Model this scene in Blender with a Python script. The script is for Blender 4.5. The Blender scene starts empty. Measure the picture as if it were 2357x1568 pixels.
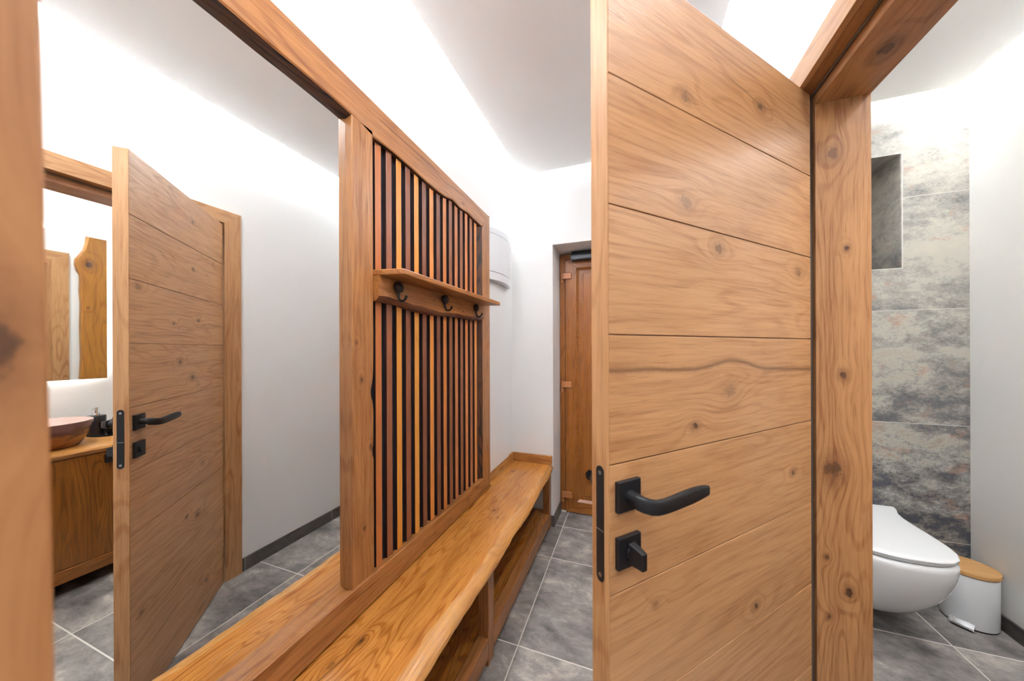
import bpy, bmesh, math, random
from mathutils import Vector, Matrix
R = math.radians
random.seed(7)

# ------------------------------------------------------------------ camera, world, exposure, large lights
scene = bpy.context.scene
col = scene.collection
YAW = R(20.028)
cam_d = bpy.data.cameras.new('camera')
cam = bpy.data.objects.new('camera', cam_d)
col.objects.link(cam)
cam.matrix_world = (Matrix.Translation((0, 0, 1.31)) @ Matrix.Rotation(YAW, 4, 'Z')
                    @ Matrix.Rotation(R(90), 4, 'X') @ Matrix.Rotation(-.0036, 4, 'Z'))
cam_d.sensor_width = 36
cam_d.sensor_fit = 'HORIZONTAL'
cam_d.lens = 750.2 / 2357 * 36
cam_d.shift_y = 18.2 / 2357
cam_d.clip_start = .01
cam_d.dof.use_dof = True
cam_d.dof.focus_distance = 1.2
cam_d.dof.aperture_fstop = 3.4
scene.camera = cam

world = bpy.data.worlds.new('world')
scene.world = world
world.use_nodes = True
world.node_tree.nodes['Background'].inputs[0].default_value = (1, 1, 1, 1)
world.node_tree.nodes['Background'].inputs[1].default_value = .05
scene.view_settings.view_transform = 'Standard'
scene.view_settings.look = 'None'
scene.view_settings.gamma = 1
scene.view_settings.use_curve_mapping = False
scene.view_settings.exposure = 1.0

COVE_W = 25.0        # watts per metre of LED strip


def area(name, loc, direction, sx, sy, power, color=(1, .985, .97), spread=180):
    d = bpy.data.lights.new(name, 'AREA')
    d.shape = 'RECTANGLE'
    d.size, d.size_y = sx, sy
    d.energy = power
    d.color = color
    d.spread = R(spread)
    o = bpy.data.objects.new(name, d)
    col.objects.link(o)
    o.location = loc
    o.rotation_euler = Vector(direction).to_track_quat('-Z', 'X').to_euler()
    return o


def strip(a, b, out, z=2.672, k=1.):
    """LED strip lying on top of a dropped ceiling panel, tilted up towards the wall."""
    a, b = Vector(a), Vector(b)
    L = (b - a).length
    mid = (a + b) / 2 - Vector(out) * .022
    d = bpy.data.lights.new('cove_led_strip', 'AREA')
    d.shape = 'RECTANGLE'
    d.size, d.size_y = L, .03
    d.energy = COVE_W * L * k
    d.color = (.905, .955, 1)
    o = bpy.data.objects.new('cove_led_strip', d)
    col.objects.link(o)
    zax = -Vector((out[0], out[1], .9)).normalized()
    xax = (b - a).normalized().to_3d()
    yax = zax.cross(xax)
    m = Matrix((xax, yax, zax)).transposed().to_4x4()
    m.translation = (mid.x, mid.y, z)
    o.matrix_world = m
    return o


P_L, P_R, P_F, P_N = -.762, .350, 2.315, .13       # corridor dropped panel
B_L, B_R, B_F, B_N = .69, 1.519, 2.262, -.12       # bathroom dropped panel
strip((P_L, P_N, 0), (P_L, P_F, 0), (-1, 0, 0), k=1.05)
strip((P_R, P_N, 0), (P_R, P_F, 0), (1, 0, 0), k=.66)
strip((P_L, P_F, 0), (P_R, P_F, 0), (0, 1, 0), k=.28)
strip((B_R, B_N, 0), (B_R, B_F, 0), (1, 0, 0), k=.55)
strip((B_L, B_F, 0), (B_R, B_F, 0), (0, 1, 0), k=.45)
strip((B_L, B_N, 0), (B_L, B_F, 0), (-1, 0, 0), k=.7)


def disc_light(loc, r, power):
    d = bpy.data.lights.new('fill_disc_lamp', 'AREA')
    d.shape = 'DISK'
    d.size = 2 * r
    d.energy = power
    d.color = (.92, .96, 1)
    o = bpy.data.objects.new('fill_disc_lamp', d)
    col.objects.link(o)
    o.location = loc
    return o


FILL_LAMPS = [(-.20, .42, 2.60, 6.), (-.20, -.80, 2.80, 18.), (1.10, .75, 2.60, 5.)]  # unseen fill lamps added for brightness: corridor, behind the camera, bathroom
for (x_, y_, z_, w_) in FILL_LAMPS:
    disc_light((x_, y_, z_ - .012), .055 if z_ < 2.7 else .17, w_)

# ------------------------------------------------------------------ node helpers


class NT:
    def __init__(self, name):
        self.m = bpy.data.materials.new(name)
        self.m.use_nodes = True
        self.t = self.m.node_tree
        self.t.nodes.clear()
        self.out = self.t.nodes.new('ShaderNodeOutputMaterial')
        self.b = self.t.nodes.new('ShaderNodeBsdfPrincipled')
        self.t.links.new(self.b.outputs[0], self.out.inputs[0])

    def put(self, sock, v):
        if isinstance(v, bpy.types.NodeSocket):
            self.t.links.new(v, sock)
        elif isinstance(v, (tuple, list)):
            v = tuple(v)
            if sock.type == 'RGBA' and len(v) == 3:
                v = v + (1,)
            sock.default_value = v
        else:
            sock.default_value = v

    def math(self, op, a, b=None, c=None, clamp=False):
        n = self.t.nodes.new('ShaderNodeMath')
        n.operation = op
        n.use_clamp = clamp
        self.put(n.inputs[0], a)
        if b is not None:
            self.put(n.inputs[1], b)
        if c is not None:
            self.put(n.inputs[2], c)
        return n.outputs[0]

    def vmath(self, op, a, b=None, out=0):
        n = self.t.nodes.new('ShaderNodeVectorMath')
        n.operation = op
        self.put(n.inputs[0], a)
        if b is not None:
            self.put(n.inputs[1], b)
        return n.outputs['Value'] if op in ('DOT_PRODUCT', 'LENGTH', 'DISTANCE') else n.outputs[0]

    def comb(self, x, y, z):
        n = self.t.nodes.new('ShaderNodeCombineXYZ')
        for i, v in enumerate((x, y, z)):
            self.put(n.inputs[i], v)
        return n.outputs[0]

    def sep(self, v):
        n = self.t.nodes.new('ShaderNodeSeparateXYZ')
        self.put(n.inputs[0], v)
        return n.outputs[0], n.outputs[1], n.outputs[2]

    def noise(self, v, scale, detail=2, rough=.5, dist=0):
        n = self.t.nodes.new('ShaderNodeTexNoise')
        self.put(n.inputs['Vector'], v)
        n.inputs['Scale'].default_value = scale
        n.inputs['Detail'].default_value = detail
        n.inputs['Roughness'].default_value = rough
        n.inputs['Distortion'].default_value = dist
        return n.outputs['Fac']

    def white(self, v):
        n = self.t.nodes.new('ShaderNodeTexWhiteNoise')
        self.put(n.inputs['Vector'], v)
        return n.outputs['Value']

    def mapr(self, v, a, b, c=0., d=1., smooth=True):
        n = self.t.nodes.new('ShaderNodeMapRange')
        n.interpolation_type = 'SMOOTHSTEP' if smooth else 'LINEAR'
        n.clamp = True
        self.put(n.inputs['Value'], v)
        self.put(n.inputs['From Min'], a)
        self.put(n.inputs['From Max'], b)
        self.put(n.inputs['To Min'], c)
        self.put(n.inputs['To Max'], d)
        return n.outputs['Result']

    def mix(self, f, a, b, mode='MIX'):
        n = self.t.nodes.new('ShaderNodeMix')
        n.data_type = 'RGBA'
        n.blend_type = mode
        self.put(n.inputs['Factor'], f)
        self.put(n.inputs[6], a)
        self.put(n.inputs[7], b)
        return n.outputs[2]

    def ramp(self, f, stops):
        n = self.t.nodes.new('ShaderNodeValToRGB')
        self.put(n.inputs[0], f)
        e = n.color_ramp.elements
        e[0].position, e[0].color = stops[0][0], tuple(stops[0][1]) + (1,)
        e[1].position, e[1].color = stops[-1][0], tuple(stops[-1][1]) + (1,)
        for p, c in stops[1:-1]:
            k = e.new(p)
            k.color = tuple(c) + (1,)
        return n.outputs[0]

    def obj(self):
        n = self.t.nodes.new('ShaderNodeTexCoord')
        return n.outputs['Object']

    def bump(self, h, strength=.2, dist=.001):
        n = self.t.nodes.new('ShaderNodeBump')
        n.inputs['Strength'].default_value = strength
        n.inputs['Distance'].default_value = dist
        self.put(n.inputs['Height'], h)
        self.t.links.new(n.outputs[0], self.b.inputs['Normal'])

    def fin(self, color=None, rough=None, **k):
        if color is not None:
            self.put(self.b.inputs['Base Color'], color)
        if rough is not None:
            self.put(self.b.inputs['Roughness'], rough)
        for n, v in k.items():
            self.put(self.b.inputs[n.replace('_', ' ')], v)
        return self.m


def srgb(r, g, b):
    f = lambda c: (c / 255 / 12.92) if c / 255 <= .04045 else ((c / 255 + .055) / 1.055) ** 2.4
    return (f(r), f(g), f(b))


def plain(name, c, rough=.5, metal=0., **k):
    n = NT(name)
    return n.fin(c, rough, Metallic=metal, **k)


OAK_TONE = (.67, .60, .505)


def wood(name, axis, light, dark, across=None, seed=0., rough=.42, figure=.5, fig_scale=1., pores=.45,
         planks=None, knots=(), lines=(), knot_col=(.055, .022, .008), fig_k=9., tint=.35):
    """Procedural oak: grain runs along `axis`; knots = (g, a, r, darkness) in object space,
    lines = (g0, g1, a, hump, hump_g, width) dark mineral streaks following the grain."""
    light = tuple(a * b for a, b in zip(light, OAK_TONE))
    dark = tuple(a * b for a, b in zip(dark, OAK_TONE))
    n = NT(name)
    X = dict(zip('xyz', n.sep(n.obj())))
    rest = [c for c in 'xyz' if c != axis]
    if across is None:
        across = rest[1]
    deep = [c for c in rest if c != across][0]
    G, A, D = X[axis], X[across], X[deep]
    rnd = None
    Gs = n.math('ADD', G, seed * 3.17)
    if planks:
        a0, p = planks
        idx = n.math('FLOOR', n.math('DIVIDE', n.math('SUBTRACT', A, a0), p))
        rnd = n.white(n.comb(idx, seed, 0.3))
        Gs = n.math('ADD', Gs, n.math('MULTIPLY', idx, 3.73))
    Ae = A
    bulge = None
    kmask = None
    halo = None
    P2 = n.comb(G, A, 0.)
    wob = n.noise(n.comb(G, A, D), 85, 3, .7)
    for (kg, ka, kr, kd) in knots:
        dv = n.vmath('SUBTRACT', P2, (kg, ka, 0.))
        dm = n.vmath('MULTIPLY', dv, (1 / (kr * 3.2), 1 / (kr * 2.0), 0.))
        w = n.math('EXPONENT', n.math('MULTIPLY', n.vmath('DOT_PRODUCT', dm, dm), -1.))
        sx, sy, _ = n.sep(dv)
        Ae = n.math('SUBTRACT', Ae, n.math('MULTIPLY', n.math('MULTIPLY', sy, w), .75))
        bulge = w if bulge is None else n.math('ADD', bulge, w)
        rr = n.vmath('LENGTH', n.vmath('MULTIPLY', dv, (1 / (kr * 1.05), 1 / (kr * .72), 0.)))
        rr = n.math('ADD', rr, n.math('MULTIPLY', n.math('SUBTRACT', wob, .5), 1.5))
        k1 = n.mapr(rr, .50, .86, kd, 0.)
        kmask = k1 if kmask is None else n.math('MAXIMUM', kmask, k1)
        h1 = n.mapr(rr, .6, 2.4, .6 * kd, 0.)
        halo = h1 if halo is None else n.math('MAXIMUM', halo, h1)
    fs = fig_scale
    v1 = n.comb(n.math('MULTIPLY', Gs, .85 * fs), n.math('MULTIPLY', Ae, 5.5 * fs), n.math('MULTIPLY', D, 5. * fs))
    N1 = n.noise(v1, 1.0, 2.2, .45, .25)
    if bulge is not None:
        N1 = n.math('ADD', N1, n.math('MULTIPLY', bulge, .10))
    # contour lines of a stretched noise = cathedral figure
    s = n.math('SINE', n.math('MULTIPLY', N1, 6.283 * fig_k * 2.2))
    s = n.mapr(s, -.1, 1.0)
    s = n.math('POWER', s, 2.2)
    s = n.math('MULTIPLY', s, n.mapr(n.noise(n.comb(n.math('MULTIPLY', Gs, 2.), n.math('MULTIPLY', A, 9.), 3.3), 1., 1), .3, .65, .25, 1.))
    fine = n.noise(n.comb(n.math('MULTIPLY', Gs, 6.), n.math('MULTIPLY', Ae, 150.), n.math('MULTIPLY', D, 150.)), 1., 3, .6)
    med = n.noise(n.comb(n.math('MULTIPLY', Gs, 1.6), n.math('MULTIPLY', Ae, 26.), n.math('MULTIPLY', D, 26.)), 1., 2, .5)
    por = n.noise(n.comb(n.math('MULTIPLY', Gs, 16.), n.math('MULTIPLY', Ae, 420.), n.math('MULTIPLY', D, 420.)), 1., 1, .5)
    porm = n.mapr(por, .56, .74)
    fac = n.math('MULTIPLY', s, figure)
    fac = n.math('ADD', fac, n.math('MULTIPLY', n.mapr(med, .35, .75), .30))
    fac = n.math('ADD', fac, n.math('MULTIPLY', n.mapr(fine, .40, .70), .38))
    fac = n.math('ADD', fac, n.math('MULTIPLY', n.math('MULTIPLY', porm, pores), n.mapr(fine, .3, .6, .35, 1.)), clamp=True)
    if rnd is not None:
        fac = n.math('ADD', fac, n.math('MULTIPLY', n.math('SUBTRACT', rnd, .5), tint), clamp=True)
    c = n.mix(fac, light, dark)
    kcol = knot_col
    if halo is not None:
        c = n.mix(halo, c, tuple(.62 * x + .1 * y for x, y in zip(dark, kcol)))
    for ln in lines:
        g0, g1, a, hump, hg, wd = ln[:6]
        slope = ln[6] if len(ln) > 6 else 0.
        t = n.math('DIVIDE', n.math('SUBTRACT', G, hg), .09)
        t = n.math('EXPONENT', n.math('MULTIPLY', n.math('MULTIPLY', t, t), -1.))
        cy = n.math('MULTIPLY_ADD', t, hump, n.math('MULTIPLY_ADD', G, slope, a))
        cy = n.math('ADD', cy, n.math('MULTIPLY', n.math('SUBTRACT', n.noise(n.comb(G, 0., 0.), 9, 1), .5), .008))
        dd = n.math('DIVIDE', n.math('SUBTRACT', A, cy), n.math('MULTIPLY', n.mapr(wob, .3, .7, .8, 1.2), wd))
        lm = n.math('EXPONENT', n.math('MULTIPLY', n.math('MULTIPLY', dd, dd), -1.))
        lm = n.math('MULTIPLY', lm, n.mapr(G, g0, g0 + .03))
        lm = n.math('MULTIPLY', lm, n.mapr(G, g1 - .03, g1, .8, 0.))
        c = n.mix(lm, c, tuple(.5 * x for x in dark))
    if kmask is not None:
        c = n.mix(kmask, c, n.mix(n.mapr(wob, .4, .6), kcol, tuple(.5 * x for x in dark)))
    n.bump(n.math('SUBTRACT', 1., n.math('ADD', porm, n.math('MULTIPLY', fine, .5))), .22, .0006)
    return n.fin(c, n.mapr(fine, .3, .8, rough - .05, rough + .1))


# ------------------------------------------------------------------ materials
OAK_L, OAK_D = srgb(216, 170, 126), srgb(172, 120, 76)
oak_z = wood('oak_upright', 'z', OAK_L, OAK_D, across='y', seed=1)
LEAF_K = [(.5391, 1.8148, .017, .6), (.2572, 1.8904, .016, .9), (.5363, 1.6034, .023, .4), (.4265, 1.5242, .017, .7),
          (.0691, 1.5095, .016, .6), (.3878, 1.2139, .026, .33), (.511, 1.1496, .012, .95), (.1038, .9816, .011, .95),
          (.2844, .697, .013, .95), (.63, .83, .010, .5)]
LEAF_L = [(-.05, .80, 1.2500, .020, .37, .0050, .030), (.0, .06, 1.243, .0, .03, .0012, -.06), (.18, .40, 1.905, -.015, .25, .0022, .02)]
leaf_front = wood('oak_door_face', 'x', OAK_L, OAK_D, across='z', seed=2, planks=(2.0097 - .2255 * 9, .2255), knots=LEAF_K,
                  lines=LEAF_L, figure=.33, fig_k=8, tint=.22, rough=.38)
LEAF_KB = [(.3186, 1.9071, .012, .8), (.2695, 1.4502, .012, .8), (.4288, 1.2566, .014, .85), (.3275, 1.1819, .02, .9),
           (.2843, .5229, .018, .9), (.3805, .5541, .013, .8), (.201, .152, .014, 1), (.6898, .3534, .014, .95),
           (.3162, 1.6874, .012, .8), (.4773, 1.4206, .01, .7), (.232, .7516, .014, .6), (.7, 1.5371, .02, .5)]
leaf_back = wood('oak_door_reverse', 'x', OAK_L, OAK_D, across='z', seed=5, planks=(2.0097 - .2255 * 9, .2255), knots=LEAF_KB,
                 figure=.4, fig_k=9, tint=.22, rough=.4)
jamb_m = wood('oak_jamb', 'z', srgb(206, 156, 108), srgb(150, 96, 52), across='x', seed=3, fig_k=7.5, figure=.42,
              knots=[(1.8447, .5238, .019, .6), (1.5787, .5527, .009, 1), (1.2335, .5453, .013, 1), (.9747, .5223, .030, .8),
                     (.6436, .5556, .014, 1), (.729, .5085, .008, .9), (.5656, .5127, .008, .9)], fig_scale=1.3)
head_m = wood('oak_head', 'y', srgb(200, 148, 100), srgb(150, 98, 56), across='x', seed=4, fig_k=8,
              knots=[(.9875, .5475, .024, .85)])
casing_v = wood('oak_casing_upright', 'z', srgb(214, 166, 118), srgb(170, 116, 72), across='y', seed=6, fig_k=9)
casing_h = wood('oak_casing_level', 'y', srgb(220, 176, 132), srgb(180, 128, 84), across='z', seed=7)
near_m = wood('oak_near_jamb', 'z', srgb(205, 152, 104), srgb(172, 114, 68), across='y', seed=9, fig_k=5, figure=.35,
              knots=[(1.311, .046, .024, 1), (1.336, .043, .012, 1), (1.275, .05, .008, .5)], pores=.2, knot_col=(.09, .035, .012))
frame_v = wood('antique_oak_upright', 'z', srgb(205, 148, 92), srgb(142, 84, 36), across='y', seed=11, fig_k=8, figure=.4,
               knots=[(1.21, .83, .011, .7), (.72, .84, .006, .9), (1.33, .81, .006, .7), (.98, .87, .008, 1)], rough=.36)
frame_h = wood('antique_oak_level', 'y', srgb(205, 146, 90), srgb(138, 80, 34), across='z', seed=12, fig_k=7, figure=.4, rough=.36,
               knots=[(1.52, 2.07, .009, .8)], lines=[(.9, 1.75, 2.115, -.015, 1.35, .0022)])
bark = wood('dark_waney_edge', 'y', srgb(96, 54, 26), srgb(30, 16, 12), across='z', seed=13, figure=.8, fig_k=12, rough=.6)
bark_v = wood('dark_waney_edge_upright', 'z', srgb(104, 58, 24), srgb(26, 16, 14), across='y', seed=14, figure=.8, fig_k=12, rough=.6)
bench_m = wood('bench_oak', 'y', srgb(226, 160, 82), srgb(160, 94, 30), across='x', seed=15, figure=.45, fig_k=10, fig_scale=1.2,
               knots=[(2.1314, -.7754, .016, .6), (1.5843, -.6797, .012, .9), (1.5203, -.6357, .008, .6), (.745, -.742, .012, .9),
                      (.66, -.765, .016, .5)],
               lines=[(.3, .78, -.765, .02, .72, .004), (1.28, 1.46, -.757, .0, 1.3, .002)], rough=.2, pores=.6)
bench_edge = wood('bench_sapwood_edge', 'y', srgb(226, 172, 104), srgb(178, 118, 58), across='z', seed=16, figure=.6, fig_k=10, rough=.3)
bench_v = wood('bench_oak_upright', 'z', srgb(196, 136, 84), srgb(140, 86, 44), across='y', seed=17, rough=.35)
shelf_m = wood('coat_shelf_oak', 'y', srgb(200, 138, 78), srgb(142, 84, 34), across='z', seed=18, figure=.4, rough=.35,
               knots=[(1.22, 1.52, .006, 1), (1.44, 1.51, .005, 1), (1.475, 1.5, .006, .9)], lines=[(1.20, 1.5, 1.535, -.006, 1.3, .0018)])
vanity_m = wood('vanity_oak', 'z', srgb(172, 112, 44), srgb(120, 70, 18), across='y', seed=19, figure=.55, fig_k=10, rough=.35,
                fig_scale=1.3)
vanity_top_m = wood('vanity_top_oak', 'y', srgb(214, 160, 92), srgb(164, 106, 48), across='x', seed=20, figure=.5, rough=.3)
slab_m = wood('slab_oak', 'z', srgb(200, 138, 50), srgb(150, 90, 24), across='y', seed=21, figure=.35, fig_k=7, rough=.35,
              knots=[(2.02, 1.345, .03, 1), (1.66, 1.34, .007, 1)], knot_col=(.03, .02, .03))
upvc = wood('brown_foil', 'z', srgb(186, 120, 56), srgb(140, 80, 26), across='x', seed=22, figure=.5, fig_k=6, rough=.3, pores=.3)
hinge_m = plain('brown_hinge_cover', srgb(184, 118, 72), .3)

black = plain('matt_black_metal', (.006, .006, .0075), .42, .0, Specular_IOR_Level=.35)
black_gloss = plain('black_ceramic', (.010, .010, .012), .22)
iron = plain('dark_bronze_iron', (.022, .018, .017), .42, .6)
chrome = plain('chrome', (.75, .75, .76), .12, 1.)
steel = plain('screw_steel', (.35, .36, .38), .3, 1.)
mirror_m = plain('mirror_silver', (.93, .945, .935), 0.0, 1.)
ceramic = plain('white_ceramic', (.86, .86, .86), .07)
lid_m = plain('white_seat_plastic', (.84, .84, .84), .22)
bin_m = plain('white_enamelled_steel', (.80, .81, .82), .3)
bamboo = wood('bamboo', 'x', srgb(226, 184, 128), srgb(206, 154, 96), across='y', seed=23, figure=.2)
rubber = plain('black_rubber', (.01, .01, .01), .6)
seal_m = plain('grey_door_seal', (.12, .095, .08), .6)
unit_m = plain('white_plastic', (.80, .80, .82), .3)
recess_m = plain('black_backing_board', (.016, .020, .030), .28)
led_m = NT('led_glow').fin((1, 1, 1), .5, Emission_Color=(1, 1, 1, 1), Emission_Strength=14.)
closer_m = plain('anthracite_closer', (.02, .022, .03), .3, .3)
closer_l = plain('grey_closer_cover', (.16, .17, .2), .35, .4)
thresh_m = plain('white_pvc', (.75, .75, .76), .4)


def mat_paint(name, c):
    n = NT(name)
    v = n.noise(n.obj(), 180, 2, .6)
    n.bump(v, .06, .0008)
    big = n.noise(n.obj(), 2.2, 1, .5)
    cc = n.mix(n.mapr(big, .3, .7), c, tuple(x * .985 for x in c))
    return n.fin(cc, .65)


paint = mat_paint('white_wall_paint', (.875, .872, .868))
paint_bath = mat_paint('warm_white_wall_paint', (.85, .84, .815))
ceil_m = mat_paint('ceiling_paint', (.875, .87, .865))


def mat_tile(name, x0, px, y0, py, axes='xy', wall=False, grout_w=.0020, grout=srgb(214, 208, 200)):
    n = NT(name)
    X = dict(zip('xyz', n.sep(n.obj())))
    U, V = X[axes[0]], X[axes[1]]

    def line(C, c0, p):
        q = n.math('DIVIDE', n.math('SUBTRACT', C, c0), p)
        fr = n.math('FRACT', q)
        d = n.math('MULTIPLY', n.math('MINIMUM', fr, n.math('SUBTRACT', 1., fr)), p)
        return d, n.math('FLOOR', q)
    du, iu = line(U, x0, px)
    dv, iv = line(V, y0, py)
    d = n.math('MINIMUM', du, dv)
    g = n.mapr(d, grout_w, grout_w * 1.8, 1., 0.)
    r = n.white(n.comb(iu, iv, .5))
    off = n.comb(n.math('MULTIPLY', r, 31.), n.math('MULTIPLY', iv, 7.3), n.math('MULTIPLY', iu, 5.1))
    base = n.comb(U, V, 0.)
    stretch = n.vmath('MULTIPLY', base, (1., 1.5, 1.)) if not wall else n.vmath('MULTIPLY', base, (1., 1.5, 1.))
    p = n.vmath('ADD', stretch, off)
    big = n.noise(p, 2.9, 8, .62, .3)
    mid = n.noise(p, 11, 8, .74, .3)
    fine = n.noise(p, 75, 5, .75)
    if not wall:
        f = n.math('ADD', n.math('MULTIPLY', big, .6), n.math('MULTIPLY', mid, .4))
        c = n.ramp(f, [(.38, srgb(84, 79, 77)), (.46, srgb(118, 112, 109)), (.54, srgb(146, 139, 134)), (.64, srgb(196, 186, 175))])
        spk = n.mapr(fine, .56, .74)
        c = n.mix(n.math('MULTIPLY', spk, n.mapr(mid, .45, .6, .08, .55)), c, srgb(84, 80, 78))
        spk2 = n.mapr(fine, .36, .24, 0., .4)
        c = n.mix(spk2, c, srgb(196, 190, 182))
    else:
        f = n.math('ADD', n.math('MULTIPLY', big, .62), n.math('MULTIPLY', mid, .38))
        f = n.math('ADD', f, n.math('MULTIPLY', n.math('SUBTRACT', fine, .5), .25))
        hi = n.mapr(V, .5, 2.1, 0., 1., False)       # paler upwards: cove light painted into the colour, plus the tile pattern
        c1 = n.ramp(f, [(.38, srgb(52, 54, 62)), (.475, srgb(72, 73, 80)), (.490, srgb(106, 98, 92)), (.535, srgb(124, 124, 122)),
                        (.575, srgb(166, 160, 148)), (.60, srgb(146, 134, 122)), (.70, srgb(122, 100, 86))])
        c2 = n.ramp(f, [(.36, srgb(96, 94, 94)), (.45, srgb(140, 136, 130)), (.55, srgb(172, 167, 156)), (.68, srgb(188, 182, 168))])
        c = n.mix(hi, c1, c2)
        rust = n.noise(n.vmath('ADD', p, (3., 9., 4.)), 5.5, 5, .7)
        rm = n.math('MULTIPLY', n.mapr(rust, .56, .66), n.mapr(fine, .42, .56))
        c = n.mix(n.math('MULTIPLY', rm, .55), c, srgb(158, 104, 74))
    c = n.mix(g, c, grout)
    n.bump(n.math('SUBTRACT', 1., g), .35, .001)
    return n.fin(c, n.mapr(fine, .3, .7, .38, .58))


floor_m = mat_tile('grey_floor_tile', -.472, .597, 1.9985, .642)
recess_floor_m = mat_tile('grey_floor_tile_recess', -.472, .597, 2.3777, .642)
tile_wall_m = mat_tile('weathered_wall_tile', 9., 10., .3052, .6005, 'xz', True, .0012, srgb(186, 182, 174))
tile_side_m = mat_tile('weathered_niche_tile', 9., 10., .3052, .6005, 'yz', True, .0012, srgb(170, 166, 160))
plinth_m = mat_tile('grey_plinth_tile', 1.27, .597, -.3, .7, 'yz')
plinth_x = mat_tile('grey_plinth_tile_end', -.3, .597, -.3, .7, 'xz')
for mm in (plinth_m, plinth_x):      # cut from the darker tiles of the batch
    nt = mm.node_tree
    b = [q for q in nt.nodes if q.type == 'BSDF_PRINCIPLED'][0]
    src = b.inputs['Base Color'].links[0].from_socket
    mx = nt.nodes.new('ShaderNodeMix')
    mx.data_type = 'RGBA'
    mx.blend_type = 'MULTIPLY'
    mx.inputs['Factor'].default_value = 1
    nt.links.new(src, mx.inputs[6])
    mx.inputs[7].default_value = (.37, .345, .335, 1)
    nt.links.new(mx.outputs[2], b.inputs['Base Color'])

sink_m = NT('stoneware_bowl')
_z = sink_m.sep(sink_m.obj())[2]
_n = sink_m.noise(sink_m.obj(), 9, 3, .6, .6)
_f = sink_m.math('ADD', sink_m.mapr(_z, .764, .905), sink_m.math('MULTIPLY', sink_m.math('SUBTRACT', _n, .5), 1.2), clamp=True)
sink_out = sink_m.fin(sink_m.ramp(_f, [(0., srgb(110, 60, 24)), (.35, srgb(150, 92, 50)), (.55, srgb(88, 58, 50)), (1., srgb(120, 84, 78))]), .22)
sink_in = plain('pink_glaze', srgb(206, 164, 150), .15)

# slat colours as photographed, first to fifteenth
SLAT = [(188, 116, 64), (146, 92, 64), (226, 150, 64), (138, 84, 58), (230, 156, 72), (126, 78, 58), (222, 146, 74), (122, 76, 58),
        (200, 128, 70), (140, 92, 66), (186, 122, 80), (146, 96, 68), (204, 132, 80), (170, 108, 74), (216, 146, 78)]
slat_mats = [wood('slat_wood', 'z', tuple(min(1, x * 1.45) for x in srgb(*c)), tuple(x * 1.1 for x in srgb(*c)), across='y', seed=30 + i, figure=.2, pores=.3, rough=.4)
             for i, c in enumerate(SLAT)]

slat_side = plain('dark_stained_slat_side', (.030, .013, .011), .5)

# ------------------------------------------------------------------ mesh helpers


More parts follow.
